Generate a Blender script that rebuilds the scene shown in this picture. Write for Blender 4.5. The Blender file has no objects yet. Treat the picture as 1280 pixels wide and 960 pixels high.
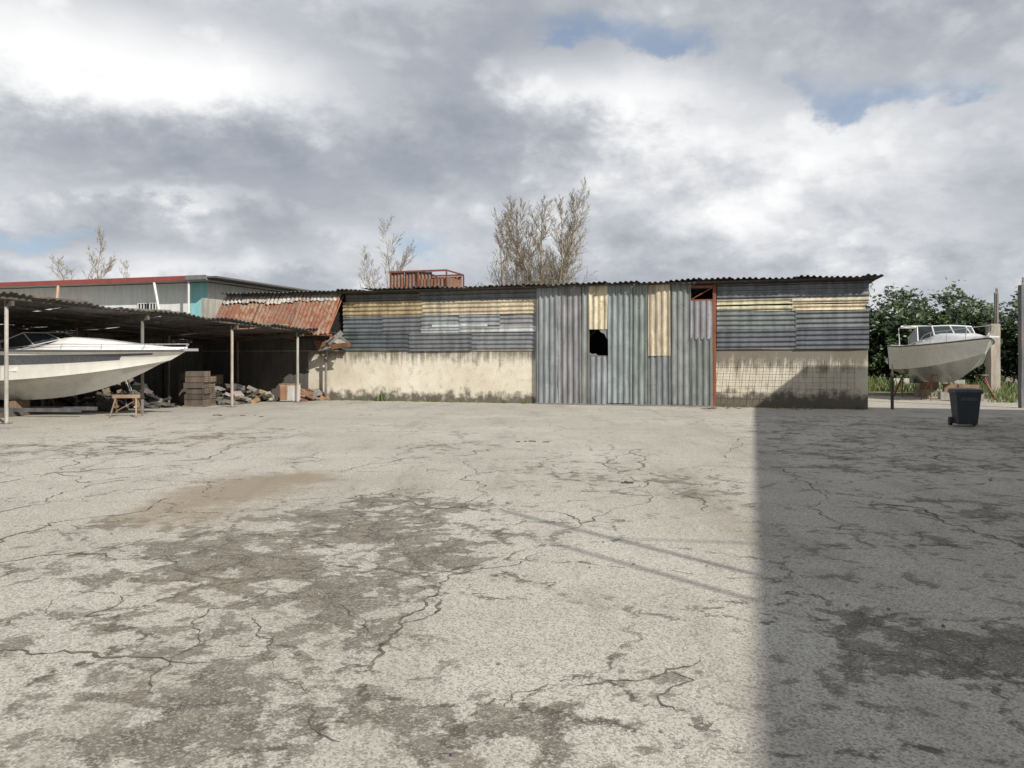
import bpy, math, random
import numpy as np
from mathutils import Vector, Matrix, noise as mnoise

random.seed(11)
scene = bpy.context.scene
CAM_H = 1.6
FPX = 985.0      # focal length of the survey photo in pixels
HOR = 447.0
ANG = -math.atan(0.307)      # yard axis: the warehouse front runs 17 deg off X
UX, UY = math.cos(ANG), math.sin(ANG)

# ------------------------------------------------------------------ helpers
def G(px, py):
    """yard survey: point of the level ground seen at this photo position"""
    Y = CAM_H * FPX / (py - HOR)
    return ((px - 640) / FPX * Y, Y)

class MB:
    def __init__(s):
        s.v = []; s.f = []; s.c = []; s.m = []
    def poly(s, pts, col=(1, 1, 1), mat=0):
        b = len(s.v)
        s.v.extend([tuple(p) for p in pts])
        s.f.append(tuple(range(b, b + len(pts)))); s.c.append(col); s.m.append(mat)
    def box(s, x0, x1, y0, y1, z0, z1, col=(1, 1, 1), mat=0, M=None):
        P = [(x0,y0,z0),(x1,y0,z0),(x1,y1,z0),(x0,y1,z0),(x0,y0,z1),(x1,y0,z1),(x1,y1,z1),(x0,y1,z1)]
        if M is not None:
            P = [tuple(M @ Vector(p)) for p in P]
        b = len(s.v); s.v.extend(P)
        for q in ((0,3,2,1),(4,5,6,7),(0,1,5,4),(1,2,6,5),(2,3,7,6),(3,0,4,7)):
            s.f.append(tuple(b + i for i in q)); s.c.append(col); s.m.append(mat)
    def tube(s, p0, p1, r0, r1=None, n=6, col=(1, 1, 1), mat=0, cap=True):
        if r1 is None: r1 = r0
        p0 = Vector(p0); p1 = Vector(p1); d = p1 - p0
        if d.length < 1e-6: return
        d.normalize()
        a = d.orthogonal().normalized(); c = d.cross(a)
        b = len(s.v)
        for p, r in ((p0, r0), (p1, r1)):
            for i in range(n):
                t = 2 * math.pi * i / n
                s.v.append(tuple(p + (a * math.cos(t) + c * math.sin(t)) * r))
        for i in range(n):
            j = (i + 1) % n
            s.f.append((b + i, b + j, b + n + j, b + n + i)); s.c.append(col); s.m.append(mat)
        if cap:
            s.f.append(tuple(b + n - 1 - i for i in range(n))); s.c.append(col); s.m.append(mat)
            s.f.append(tuple(b + n + i for i in range(n))); s.c.append(col); s.m.append(mat)
    def path(s, pts, r, n=6, col=(1,1,1), mat=0):
        for a, b in zip(pts[:-1], pts[1:]): s.tube(a, b, r, r, n, col, mat)
    def sheet(s, O, U, V, w, h, pitch, amp, col, mat=0, warp=0.006, vs=4, sq=1.6, edge=0.):
        """corrugated sheet: profile varies along U, ribs run along V"""
        O = Vector(O); U = Vector(U).normalized(); V = Vector(V).normalized(); N = U.cross(V)
        n = max(2, int(w / pitch * 8)); b = len(s.v)
        ph = random.random() * 6
        for j in range(vs + 1):
            for i in range(n + 1):
                uu = w * i / n
                vv = h * j / vs
                if edge and j == vs: vv += edge * (mnoise.noise(Vector((uu * 3 + O.x * 2, ph, 0))) * 2 - .3)
                a = math.sin(2 * math.pi * uu / pitch + ph) * sq
                a = max(-1, min(1, a)) * amp
                a += warp * mnoise.noise(Vector((uu * 0.9 + O.x, vv * 1.3, O.z + ph))) * 2
                s.v.append(tuple(O + U * uu + V * vv + N * a))
        for j in range(vs):
            for i in range(n):
                k = b + j * (n + 1) + i
                s.f.append((k, k + 1, k + n + 2, k + n + 1)); s.c.append(col); s.m.append(mat)
    def build(s, name, mats, parent=None, smooth=False):
        me = bpy.data.meshes.new(name)
        me.from_pydata(s.v, [], s.f)
        for m in mats: me.materials.append(m)
        me.polygons.foreach_set('material_index', s.m)
        ca = me.color_attributes.new('Col', 'FLOAT_COLOR', 'CORNER')
        tot = sum(len(f) for f in s.f)
        arr = np.ones((tot, 4), dtype=np.float32)
        arr[:, :3] = np.repeat(np.array(s.c, dtype=np.float32), [len(f) for f in s.f], axis=0)
        ca.data.foreach_set('color', arr.ravel())
        if smooth: me.polygons.foreach_set('use_smooth', [True] * len(s.f))
        me.update()
        o = bpy.data.objects.new(name, me)
        scene.collection.objects.link(o)
        if parent: o.parent = parent
        return o

def empty(name, loc=(0, 0, 0), rz=0):
    e = bpy.data.objects.new(name, None); e.location = loc; e.rotation_euler = (0, 0, rz)
    e.empty_display_size = 0.3
    scene.collection.objects.link(e); return e

def jit(c, a=0.06):
    k = 1 + random.uniform(-a, a)
    return tuple(max(0, x * k * (1 + random.uniform(-a, a) * .3)) for x in c)

# node helpers
class NT:
    def __init__(s, tree): s.t = tree
    def n(s, typ, **kw):
        nd = s.t.nodes.new(typ)
        for k, v in kw.items(): setattr(nd, k, v)
        return nd
    def put(s, sock, val):
        if isinstance(val, bpy.types.NodeSocket): s.t.links.new(val, sock)
        elif isinstance(val, (tuple, list)) and len(val) == 3 and sock.type == 'RGBA': sock.default_value = (*val, 1)
        else: sock.default_value = val
    def math(s, op, a, b=None, c=None, clamp=False):
        nd = s.n('ShaderNodeMath', operation=op); nd.use_clamp = clamp
        s.put(nd.inputs[0], a)
        if b is not None: s.put(nd.inputs[1], b)
        if c is not None: s.put(nd.inputs[2], c)
        return nd.outputs[0]
    def add(s, *L):
        o = L[0]
        for b in L[1:]: o = s.math('ADD', o, b)
        return o
    def mul(s, a, b): return s.math('MULTIPLY', a, b)
    def cen(s, a, k): return s.math('MULTIPLY', s.math('SUBTRACT', a, .5), k)
    def mr(s, v, a, b, c=0., d=1., smooth=True):
        nd = s.n('ShaderNodeMapRange'); nd.interpolation_type = 'SMOOTHSTEP' if smooth else 'LINEAR'
        s.put(nd.inputs[0], v)
        for i, x in enumerate((a, b, c, d)): s.put(nd.inputs[i + 1], x)
        return nd.outputs[0]
    def mix(s, f, a, b, mode='MIX'):
        nd = s.n('ShaderNodeMix', data_type='RGBA', blend_type=mode)
        s.put(nd.inputs[0], f); s.put(nd.inputs[6], a); s.put(nd.inputs[7], b)
        return nd.outputs[2]
    def noise(s, vec, scale, detail=4, rough=.55, dist=0):
        nd = s.n('ShaderNodeTexNoise')
        s.put(nd.inputs['Vector'], vec)
        nd.inputs['Scale'].default_value = scale; nd.inputs['Detail'].default_value = detail
        nd.inputs['Roughness'].default_value = rough; nd.inputs['Distortion'].default_value = dist
        return nd.outputs[0], nd.outputs[1]
    def vor(s, vec, scale, feature='F1', detail=0):
        nd = s.n('ShaderNodeTexVoronoi', feature=feature)
        s.put(nd.inputs['Vector'], vec); nd.inputs['Scale'].default_value = scale
        if detail: nd.inputs['Detail'].default_value = detail; nd.inputs['Roughness'].default_value = .5
        return nd
    def mapping(s, vec, scale=(1, 1, 1), loc=(0, 0, 0), rot=(0, 0, 0)):
        nd = s.n('ShaderNodeMapping'); s.put(nd.inputs[0], vec)
        nd.inputs['Scale'].default_value = scale; nd.inputs['Location'].default_value = loc; nd.inputs['Rotation'].default_value = rot
        return nd.outputs[0]
    def vadd(s, a, b):
        nd = s.n('ShaderNodeVectorMath', operation='ADD'); s.put(nd.inputs[0], a); s.put(nd.inputs[1], b); return nd.outputs[0]
    def vscale(s, a, k):
        nd = s.n('ShaderNodeVectorMath', operation='SCALE'); s.put(nd.inputs[0], a); s.put(nd.inputs['Scale'], k); return nd.outputs[0]

def newmat(name):
    m = bpy.data.materials.new(name); m.use_nodes = True
    nt = m.node_tree; bs = nt.nodes['Principled BSDF']
    return m, NT(nt), bs

def weathered(name, rough=.6, metal=0., streak=.25, rust=0., rustcol=(.20, .085, .04), dirt=.3, bump=.1, grime=(.07, .065, .055), scale=1., coat=0., stretch=(1.0, 1.0, .18)):
    """vertex-colour tinted surface with streaks, blotches, rust and grime"""
    m, N, bs = newmat(name)
    tc = N.n('ShaderNodeTexCoord'); ob = tc.outputs['Object']
    at = N.n('ShaderNodeAttribute', attribute_name='Col')
    st = N.mapping(ob, tuple(5 * scale * x for x in stretch))
    n1, _ = N.noise(st, 1.0, 4, .6)
    n2, _ = N.noise(ob, 1.7 * scale, 4, .65)
    n3, _ = N.noise(ob, 14 * scale, 3, .6)
    k = N.mr(n1, .3, .7, 1 - streak, 1 + streak * .5)
    k2 = N.mr(n2, .3, .7, 1 - streak * .6, 1 + streak * .3)
    kk = N.mul(k, k2)
    comb = N.n('ShaderNodeCombineColor')
    for i in range(3): N.put(comb.inputs[i], kk)
    col = N.mix(1.0, at.outputs['Color'], comb.outputs[0], 'MULTIPLY')
    if rust > 0:
        r0 = N.add(N.mul(n1, .5), N.mul(n2, .35), N.mul(n3, .15))
        f = N.mr(r0, .62 - rust * .35, .72 - rust * .35)
        rc = N.mix(n3, tuple(x * .55 for x in rustcol), tuple(x * 1.5 for x in rustcol))
        col = N.mix(f, col, rc)
    f = N.mr(N.add(N.mul(n2, .6), N.mul(n3, .4)), .5, .75, 0, dirt)
    col = N.mix(f, col, grime)
    N.put(bs.inputs['Base Color'], col)
    N.put(bs.inputs['Roughness'], N.mr(n3, .3, .7, max(.05, rough - .1), min(1, rough + .12)))
    bs.inputs['Metallic'].default_value = metal
    bs.inputs['Coat Weight'].default_value = coat
    if bump > 0:
        bp = N.n('ShaderNodeBump'); bp.inputs['Strength'].default_value = bump; bp.inputs['Distance'].default_value = .02
        N.put(bp.inputs['Height'], n3); N.put(bs.inputs['Normal'], bp.outputs[0])
    return m

M_METAL = weathered('galvanised_sheet', rough=.5, metal=.2, streak=.30, rust=.10, rustcol=(.17, .10, .065), dirt=.4, bump=.08)
M_FIBRE = weathered('yellowed_fibreglass', rough=.6, streak=.38, rust=.12, rustcol=(.22, .15, .09), dirt=.55, bump=.06, grime=(.12, .105, .08))
M_RUST = weathered('rusty_sheet', rough=.85, metal=.05, streak=.55, rust=.50, rustcol=(.21, .078, .042), dirt=.45, bump=.2, stretch=(1.6, 1.6, .12))
M_RSTEEL = weathered('rusty_steel', rough=.8, streak=.3, rust=.25, dirt=.3, bump=.15)
M_ROOF = weathered('roof_sheet', rough=.8, streak=.3, rust=.15, dirt=.5, bump=.1)
M_PAINT = weathered('old_paint', rough=.7, streak=.12, dirt=.2, bump=.1)
M_CONC = weathered('rough_concrete', rough=.9, streak=.25, dirt=.5, bump=.35)
M_WOOD = weathered('weathered_wood', rough=.85, streak=.35, dirt=.3, bump=.2)
M_GEL = weathered('boat_gelcoat', rough=.3, streak=.08, dirt=.22, bump=.0, coat=.3, grime=(.3, .27, .22))
M_PLAST = weathered('bin_plastic', rough=.45, streak=.1, dirt=.15, bump=.03)
M_STEEL = weathered('polished_rail', rough=.25, metal=.9, streak=.05, dirt=0, bump=0)
M_BARK = weathered('bark', rough=.9, streak=.2, dirt=.2, bump=0, scale=.5)
M_RUBBLE = weathered('rubble', rough=.95, streak=.3, dirt=.4, bump=.3)
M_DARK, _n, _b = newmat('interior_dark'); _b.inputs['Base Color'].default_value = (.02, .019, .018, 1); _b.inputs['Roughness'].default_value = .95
M_GLASS, _n, _b = newmat('tinted_glass'); _b.inputs['Base Color'].default_value = (.03, .04, .045, 1); _b.inputs['Roughness'].default_value = .08
M_CRACK, _n, _b = newmat('crack_soil')
_tc = _n.n('ShaderNodeTexCoord'); _f, _ = _n.noise(_tc.outputs['Object'], 9, 4)
_n.put(_b.inputs['Base Color'], _n.mix(_n.mr(_f, .3, .7), (.05, .043, .033), (.17, .15, .12))); _b.inputs['Roughness'].default_value = 1

def leafmat(name):
    m, N, bs = newmat(name)
    at = N.n('ShaderNodeAttribute', attribute_name='Col')
    tc = N.n('ShaderNodeTexCoord'); f, _ = N.noise(tc.outputs['Object'], .8, 2)
    c = N.mix(1.0, at.outputs['Color'], N.mix(f, (.7, .7, .7), (1.3, 1.3, 1.1)), 'MULTIPLY')
    N.put(bs.inputs['Base Color'], c); bs.inputs['Roughness'].default_value = .5
    return m
M_LEAF = leafmat('citrus_leaf'); M_GRASS = leafmat('grass_blade')

def plaster():
    m, N, bs = newmat('stained_plaster')
    tc = N.n('ShaderNodeTexCoord'); ob = tc.outputs['Object']
    sep = N.n('ShaderNodeSeparateXYZ'); N.put(sep.inputs[0], ob); x, y, z = sep.outputs
    big, _ = N.noise(ob, .7, 4, .6)
    med, _ = N.noise(ob, 3.2, 6, .65)
    fine, _ = N.noise(ob, 22, 3, .6)
    strk, _ = N.noise(N.mapping(ob, (6, 6, .6)), 1.0, 5, .6)
    right = N.mr(x, 3, 7)          # top and bottom bands spread further on the right bay
    col = N.mix(N.mr(big, .3, .7), (.64, .58, .46), (.80, .75, .63))
    col = N.mix(N.mr(med, .50, .68, 0, .4), col, (.42, .34, .22))
    zt = N.math('SUBTRACT', 1.83, z)
    top = N.math('SUBTRACT', N.add(N.mul(strk, 1.3), N.mul(med, .7), N.mul(right, .25)), N.mul(zt, .95))
    col = N.mix(N.mr(top, .50, 1.05, 0, .85), col, (.11, .095, .075))
    bot = N.math('SUBTRACT', N.add(N.mul(med, 1.3), N.mul(strk, .5), N.mul(right, .22)), N.mul(z, 1.15))
    col = N.mix(N.mr(bot, .34, .78, 0, .93), col, (.085, .078, .06))
    col = N.mix(N.mr(fine, .35, .7, 0, .2), col, (.2, .18, .14))
    N.put(bs.inputs['Base Color'], col); bs.inputs['Roughness'].default_value = .92
    bp = N.n('ShaderNodeBump'); bp.inputs['Strength'].default_value = .4; bp.inputs['Distance'].default_value = .02
    N.put(bp.inputs['Height'], N.math('ADD', med, fine)); N.put(bs.inputs['Normal'], bp.outputs[0])
    return m
M_PLASTER = plaster()

# ------------------------------------------------------------------ ground
def ground_mat():
    m, N, bs = newmat('soil_and_grass')
    tc = N.n('ShaderNodeTexCoord'); ob = tc.outputs['Object']
    a, _ = N.noise(ob, .12, 5, .6); b, _ = N.noise(ob, 2.5, 5, .65)
    g = N.mix(N.mr(b, .3, .7), (.045, .075, .02), (.11, .14, .045))
    s = N.mix(N.mr(b, .3, .7), (.16, .13, .09), (.27, .23, .17))
    N.put(bs.inputs['Base Color'], N.mix(N.mr(a, .42, .58), s, g)); bs.inputs['Roughness'].default_value = 1
    return m
mb = MB(); S = 900
mb.poly([(-S, -S, 0), (S, -S, 0), (S, S, 0), (-S, S, 0)])
mb.build('ground', [ground_mat()])

def in_poly(X, Y, poly):
    ins = np.zeros(X.shape, bool); n = len(poly); j = n - 1
    for i in range(n):
        xi, yi = poly[i]; xj, yj = poly[j]
        c = ((yi > Y) != (yj > Y)) & (X < (xj - xi) * (Y - yi) / (yj - yi + 1e-12) + xi)
        ins ^= c; j = i
    return ins
def blur(A, r):
    for _ in range(2):
        for ax in (0, 1):
            acc = np.zeros_like(A)
            for k in range(-r, r + 1): acc += np.roll(A, k, axis=ax)
            A = acc / (2 * r + 1)
    return A

xs = np.concatenate([np.linspace(-40, -15, 20)[:-1], np.arange(-15, 15, .09), np.linspace(15, 24, 20)])
ys = np.concatenate([np.linspace(-25, 1.0, 20)[:-1], np.arange(1.0, 27, .09), np.linspace(27, 33.0, 20)])
XX, YY = np.meshgrid(xs, ys)
P = lambda L: [G(*p) for p in L]
darks = [
 (P([(130,712),(200,668),(330,652),(400,622),(520,622),(640,640),(640,668),(575,720),(545,762),(480,800),(468,850),(400,868),(385,900),(330,962),(200,985),(-40,985),(-20,962),(90,935),(140,895),(190,850),(262,800),(300,770),(255,738),(170,735)]), .74),
 (P([(395,985),(400,935),(520,885),(640,872),(720,850),(850,828),(885,855),(800,900),(850,930),(930,985)]), .72),
 (P([(1020,800),(1130,762),(1290,790),(1400,800),(1400,870),(1280,865),(1090,860)]), .8),
 (P([(1190,692),(1290,676),(1400,700),(1290,706)]), .75),
 (P([(835,595),(935,588),(940,650),(850,622)]), .55),
 (P([(470,560),(560,548),(610,556),(520,575)]), .42),
 (P([(-200,900),(0,800),(90,780),(240,780),(180,830),(0,880)]), .56),
 (P([(1090,625),(1180,618),(1290,640),(1290,660),(1150,650)]), .6),
 (P([(940,520),(1290,520),(1400,560),(1290,600),(960,600)]), .4),
 (P([(-100,560),(160,546),(350,534),(370,545),(180,568),(-100,590)]), .42),
 (P([(640,700),(700,650),(730,655),(680,720)]), .45),
 (P([(600,590),(760,570),(860,600),(900,640),(760,620),(640,620)]), .38),
 (P([(-300,1100),(-300,700),(100,650),(600,610),(560,760),(420,1100)]), .30),
 (P([(950,640),(1300,600),(1500,700),(1400,1000),(960,900)]), .27),
]
D = np.zeros(XX.shape)
for pl, w in darks: D = np.maximum(D, in_poly(XX, YY, pl) * w)
D = blur(D, 4)
Br = np.zeros(XX.shape)
for pl, w in [(P([(140,665),(175,622),(250,600),(420,583),(432,594),(335,625),(300,640),(235,662)]), 1.1), (P([(130,545),(330,530),(420,540),(250,558)]), .45), (P([(860,1100),(400,1100),(380,930),(600,900),(800,900)]), .38),
              (P([(100,720),(300,650),(520,640),(460,760),(300,900),(100,960)]), .42)]:
    Br = np.maximum(Br, in_poly(XX, YY, pl) * w)
Br = blur(Br, 5)
def yard_mat():
    m, N, bs = newmat('old_asphalt')
    tc = N.n('ShaderNodeTexCoord'); ob = tc.outputs['Object']
    da = N.n('ShaderNodeAttribute', attribute_name='worn').outputs['Fac']
    br = N.n('ShaderNodeAttribute', attribute_name='silt').outputs['Fac']
    n_big, _ = N.noise(ob, .22, 3, .6)
    n_med, ncol = N.noise(ob, 1.1, 7, .70)
    n_fine, _ = N.noise(ob, 6, 5, .7)
    n_grit, _ = N.noise(ob, 38, 3, .7)
    v1 = N.vor(ob, 88); v2 = N.vor(ob, 190)
    sep1 = N.n('ShaderNodeSeparateColor'); N.put(sep1.inputs[0], v1.outputs['Color'])
    sep2 = N.n('ShaderNodeSeparateColor'); N.put(sep2.inputs[0], v2.outputs['Color'])
    pale = N.mix(N.mr(n_big, .35, .65), (.42, .39, .335), (.53, .50, .44))
    pale = N.mix(N.mr(n_med, .42, .68, 0, .45), pale, (.33, .30, .25))
    pale = N.mix(N.mr(sep1.outputs[0], .5, .9, 0, .5), pale, (.64, .62, .57))
    pale = N.mix(N.mr(sep1.outputs[1], .62, .8, 0, .62), pale, (.18, .162, .135))
    pale = N.mix(N.mr(sep2.outputs[0], .6, .9, 0, .5), pale, (.21, .19, .16))
    dark = N.mix(N.mr(n_fine, .3, .7), (.085, .075, .06), (.21, .188, .154))
    dark = N.mix(N.mr(sep1.outputs[0], .68, .9, 0, .7), dark, (.38, .355, .31))
    dark = N.mix(N.mr(sep2.outputs[1], .7, .9, 0, .5), dark, (.32, .30, .26))
    warp = N.vadd(ob, N.vscale(ncol, .9))
    e1 = N.vor(warp, .75, 'DISTANCE_TO_EDGE').outputs['Distance']
    e2 = N.vor(N.vadd(ob, N.vscale(ncol, .8)), 2.1, 'DISTANCE_TO_EDGE').outputs['Distance']
    wv = N.add(da, N.cen(n_med, 2.8), N.cen(n_fine, 1.9))
    wv = N.add(wv, N.mr(e2, 0, .15, .17, -.12))
    wear = N.mr(wv, .42, .68)
    col = N.mix(wear, pale, dark)
    silt = N.mr(N.add(br, N.cen(n_med, 1.6), N.cen(n_fine, .9)), .30, .95, 0, .8)
    col = N.mix(silt, col, N.mix(n_grit, (.18, .138, .092), (.34, .275, .195)))
    zone = N.mr(N.add(n_big, N.mul(da, .3)), .42, .56)
    c1 = N.mul(N.mr(e1, .007, .020, 1, 0), N.mul(zone, N.mr(n_fine, .42, .58)))
    z2 = N.mr(N.add(da, N.cen(n_big, 1.6)), .40, .7)
    c2 = N.mul(N.mr(e2, .008, .04, 1, 0), N.mul(z2, N.mr(n_med, .42, .58)))
    cr = N.math('MAXIMUM', c1, N.mul(c2, .8))
    col = N.mix(N.mul(cr, .75), col, (.07, .06, .046))
    st, _ = N.noise(N.mapping(ob, (1.2, .25, 1), rot=(0, 0, .35)), 1.0, 4, .65)
    col = N.mix(N.mr(st, .52, .76, 0, .42), col, (.15, .13, .10))
    st2, _ = N.noise(N.mapping(ob, (.5, .12, 1), rot=(0, 0, -.9)), 1.0, 5, .7)
    col = N.mix(N.mr(st2, .50, .72, 0, .38), col, (.20, .175, .135))
    N.put(bs.inputs['Base Color'], col)
    bs.inputs['Roughness'].default_value = .92; bs.inputs['Specular IOR Level'].default_value = .25
    h = N.add(N.mul(v1.outputs['Distance'], -.4), N.mul(n_grit, .5), N.mul(wear, -.6), N.mul(cr, -1.2))
    bp = N.n('ShaderNodeBump'); bp.inputs['Strength'].default_value = .5; bp.inputs['Distance'].default_value = .010
    N.put(bp.inputs['Height'], h); N.put(bs.inputs['Normal'], bp.outputs[0])
    return m
ny, nx = XX.shape
ZZ = np.full(XX.shape, .006)
co = np.stack([XX.ravel(), YY.ravel(), ZZ.ravel()], 1)
idx = np.arange(nx * ny).reshape(ny, nx)
F = np.stack([idx[:-1, :-1].ravel(), idx[:-1, 1:].ravel(), idx[1:, 1:].ravel(), idx[1:, :-1].ravel()], 1)
me = bpy.data.meshes.new('asphalt_yard')
me.vertices.add(len(co)); me.vertices.foreach_set('co', co.ravel())
me.loops.add(F.size); me.loops.foreach_set('vertex_index', F.ravel())
me.polygons.add(len(F)); me.polygons.foreach_set('loop_start', np.arange(0, F.size, 4))
me.update(calc_edges=True)
for nm, A_ in (('worn', D), ('silt', Br)):
    at = me.attributes.new(nm, 'FLOAT', 'POINT'); at.data.foreach_set('value', A_.ravel().astype(np.float32))
me.materials.append(yard_mat())
yard = bpy.data.objects.new('asphalt_yard', me); scene.collection.objects.link(yard)

cracks = [
 ([(-60,655),(0,641),(55,631),(105,611),(118,606),(165,600)], .03),
 ([(548,738),(520,766),(500,782),(488,800),(462,832)], .03),
 ([(500,782),(530,775),(545,748)], .018),
 ([(390,885),(396,915),(425,930)], .022), ([(390,890),(360,905),(300,942)], .014),
 ([(715,862),(760,852),(800,853),(835,838),(875,826)], .022),
 ([(835,838),(868,852),(822,872),(850,892)], .012),
 ([(-60,812),(40,820),(110,817),(190,824),(262,830)], .018),
 ([(430,624),(500,611),(560,636),(640,640)], .018),
 ([(176,880),(196,842),(262,762),(335,738)], .014),
 ([(105,775),(150,746),(205,738)], .014), ([(-40,705),(40,698),(90,692),(150,700)], .02),
 ([(548,738),(600,712),(650,706),(690,690),(725,655),(790,598),(800,560)], .016),
 ([(1095,628),(1150,636),(1210,660),(1290,690)], .022), ([(950,545),(975,585),(1010,635),(1040,665)], .016),
 ([(380,545),(290,556),(200,580),(60,592),(-30,610)], .03), ([(118,606),(100,580),(60,560)], .02),
 ([(620,560),(500,575),(430,590)], .02), ([(725,655),(690,640),(640,640)], .015),
 ([(250,600),(180,640),(60,655),(0,690)], .014), ([(600,900),(640,870),(700,862)], .008),
 ([(820,560),(860,600),(880,640)], .016), ([(1150,560),(1220,590),(1300,600)], .025),
 ([(330,738),(380,742),(430,760),(462,800)], .010), ([(262,830),(330,820),(400,868)], .010),
 ([(150,560),(240,548),(340,552)], .02), ([(560,636),(575,600),(620,560)], .014), ([(60,770),(90,740),(150,746)], .012), ([(300,770),(340,800),(330,820)], .010),
]
mb = MB(); rnd = random.Random(5)
for pts, w in cracks:
    q = [Vector(G(*p)) for p in pts]
    for it in range(5):
        nq = [q[0]]
        for a, b in zip(q[:-1], q[1:]):
            d = b - a; L = d.length
            mid = (a + b) / 2 + Vector((-d.y, d.x)) * rnd.uniform(-.2, .2)
            nq += [mid, b] if L > .05 else [b]
        q = nq
    prev = None
    for i, p in enumerate(q):
        d = (q[min(i + 1, len(q) - 1)] - q[max(i - 1, 0)]).normalized(); nrm = Vector((-d.y, d.x))
        k = .75 + mnoise.noise(Vector((p.x * 1.3, p.y * 1.3, w * 100))) * 1.1
        ww = w * .52 * max(0.0, k) * rnd.uniform(.3, 1.4) * min(1, .15 + min(i, len(q) - 1 - i) / 5)
        cur = (p + nrm * ww, p - nrm * ww)
        if prev and ww > .0005: mb.poly([(*prev[0], .0095), (*prev[1], .0095), (*cur[1], .0095), (*cur[0], .0095)])
        prev = cur
mb.build('asphalt_cracks', [M_CRACK])

# ------------------------------------------------------------------ warehouse
wh = empty('warehouse', (0, 27.6, 0), ANG)
UL, UR, GL, GR = -13.2, 11.45, .93, 6.87
mb = MB()
mb.box(-8.1, GL, 0, .25, 0, 1.84)
mb.box(GR, UR, 0, .25, 0, 1.86)
mb.box(UR - .02, UR + .003, .003, 10, 0, 1.86)
mb.build('lower_wall', [M_PLASTER], wh)
mb = MB()
mb.box(GR, UR + .02, -.04, .27, 1.862, 1.90, (.3, .28, .25)); mb.box(UL, GL, -.03, .27, 1.842, 1.872, (.34, .31, .27))
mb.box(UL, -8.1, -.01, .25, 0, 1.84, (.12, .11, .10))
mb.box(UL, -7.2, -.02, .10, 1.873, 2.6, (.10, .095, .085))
mb.box(UL, UR - .03, 9.9, 10, 0, 4.0, (.4, .38, .33)); mb.box(UL, UL + .15, .3, 9.88, 0, 4.0, (.4, .38, .33))
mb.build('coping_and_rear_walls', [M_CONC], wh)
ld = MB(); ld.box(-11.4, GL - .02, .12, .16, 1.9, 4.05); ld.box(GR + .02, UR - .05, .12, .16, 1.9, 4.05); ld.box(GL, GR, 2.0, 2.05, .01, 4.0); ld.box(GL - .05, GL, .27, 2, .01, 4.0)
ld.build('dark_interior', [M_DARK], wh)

gal = (.205, .222, .232); gal_l = (.30, .315, .32); gal_d = (.125, .142, .15); bei = (.60, .53, .37); bei_d = (.40, .32, .19); refl = (.50, .52, .52)
mb = MB()
def hclad(u0, u1, z0, z1, col, mat=0, y=-.03, maxw=99):
    """horizontal ribs: profile along z, ribs along u"""
    u = u0
    while u < u1 - .01:
        w = min(maxw, u1 - u)
        n0 = Vector((u + w + .03, y - random.uniform(0, .02), z0 + random.uniform(-.01, .01)))
        mb.sheet(n0, (0, 0, 1), (-1, 0, random.uniform(-.006, .006)), z1 - z0, w + .03, .155, .020, jit(col, .14), mat, warp=.012, vs=8)
        u += w
hclad(-6.5, -3.5, 3.62, 3.98, (.14, .14, .13), 0, maxw=3)
hclad(-3.5, GL, 3.62, 3.98, (.17, .18, .18), 0, maxw=2.2)
hclad(-6.6, -3.4, 3.12, 3.66, bei_d, 1, y=-.045, maxw=3.3)
hclad(-3.4, GL - .03, 3.14, 3.66, bei, 1, y=-.05, maxw=2.2)
hclad(-6.6, -3.45, 2.5, 3.16, gal, 0, y=-.03, maxw=1.6)
hclad(-3.45, GL, 2.66, 3.16, gal_l, 0, y=-.035, maxw=1.5)
hclad(-3.45, GL, 2.5, 2.68, refl, 0, y=-.04, maxw=1.5)  # pale strip: light reflected by these sheets, painted into the colour
hclad(-6.7, -3.9, 1.86, 2.52, gal_d, 0, y=-.035, maxw=1.9)
hclad(-3.9, GL, 1.86, 2.52, gal, 0, y=-.03, maxw=2.4)
hclad(-3.0, -.9, 2.66, 2.80, refl, 0, y=-.065, maxw=1.1)  # short second strip of painted-in reflection
hclad(GR + .08, UR, 3.44, 3.95, gal, 0, maxw=2.4)
hclad(GR + .08, UR, 3.30, 3.46, bei, 1, y=-.04, maxw=2.3); hclad(GR + .08, UR - .1, 3.08, 3.26, bei, 1, y=-.045, maxw=2.3)
hclad(GR + .08, UR, 2.5, 3.14, gal, 0, y=-.03, maxw=2.4)
hclad(GR + .08, UR, 1.88, 2.52, (.17, .19, .2), 0, y=-.035, maxw=2.4)
mb.build('upper_cladding', [M_METAL, M_FIBRE], wh)
mb = MB()
def vclad(u0, u1, z0, z1, col, mat=0, y=-.16, maxw=.78):
    u = u0
    while u < u1 - .02:
        w = min(maxw, u1 - u)
        mb.sheet((u - .01, y - random.uniform(0, .02), z0 + random.uniform(-.03, .02)), (1, 0, random.uniform(-.012, .012)), (random.uniform(-.006, .006), 0, 1), w + .02, z1 - z0, .195, .017, jit(col, .18), mat, warp=.018, vs=6)
        u += w
gt = (.255, .27, .275)
vclad(.95, 2.74, .05, 4.02, gt)
vclad(2.78, 3.42, .05, 1.66, gt); vclad(2.78, 3.42, 2.56, 4.04, bei, 1)
vclad(3.44, 4.74, .05, 4.03, gt)
vclad(4.78, 5.48, .05, 1.70, gt); vclad(4.76, 5.48, 1.66, 4.0, bei, 1, y=-.175)
vclad(5.50, 6.14, .05, 4.0, gt)
vclad(6.14, 6.82, .05, 2.25, (.20, .215, .22)); vclad(6.14, 6.82, 2.2, 3.45, gal_l)
mb.build('gate_sheets', [M_METAL, M_FIBRE], wh)
mb = MB(); orr = (.28, .10, .05); stl = (.2, .18, .16)
mb.box(GR - .04, GR + .06, -.14, -.03, .01, 3.98, orr)
mb.box(GL - .03, GL + .02, -.13, -.04, .01, 3.98, stl)
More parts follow.
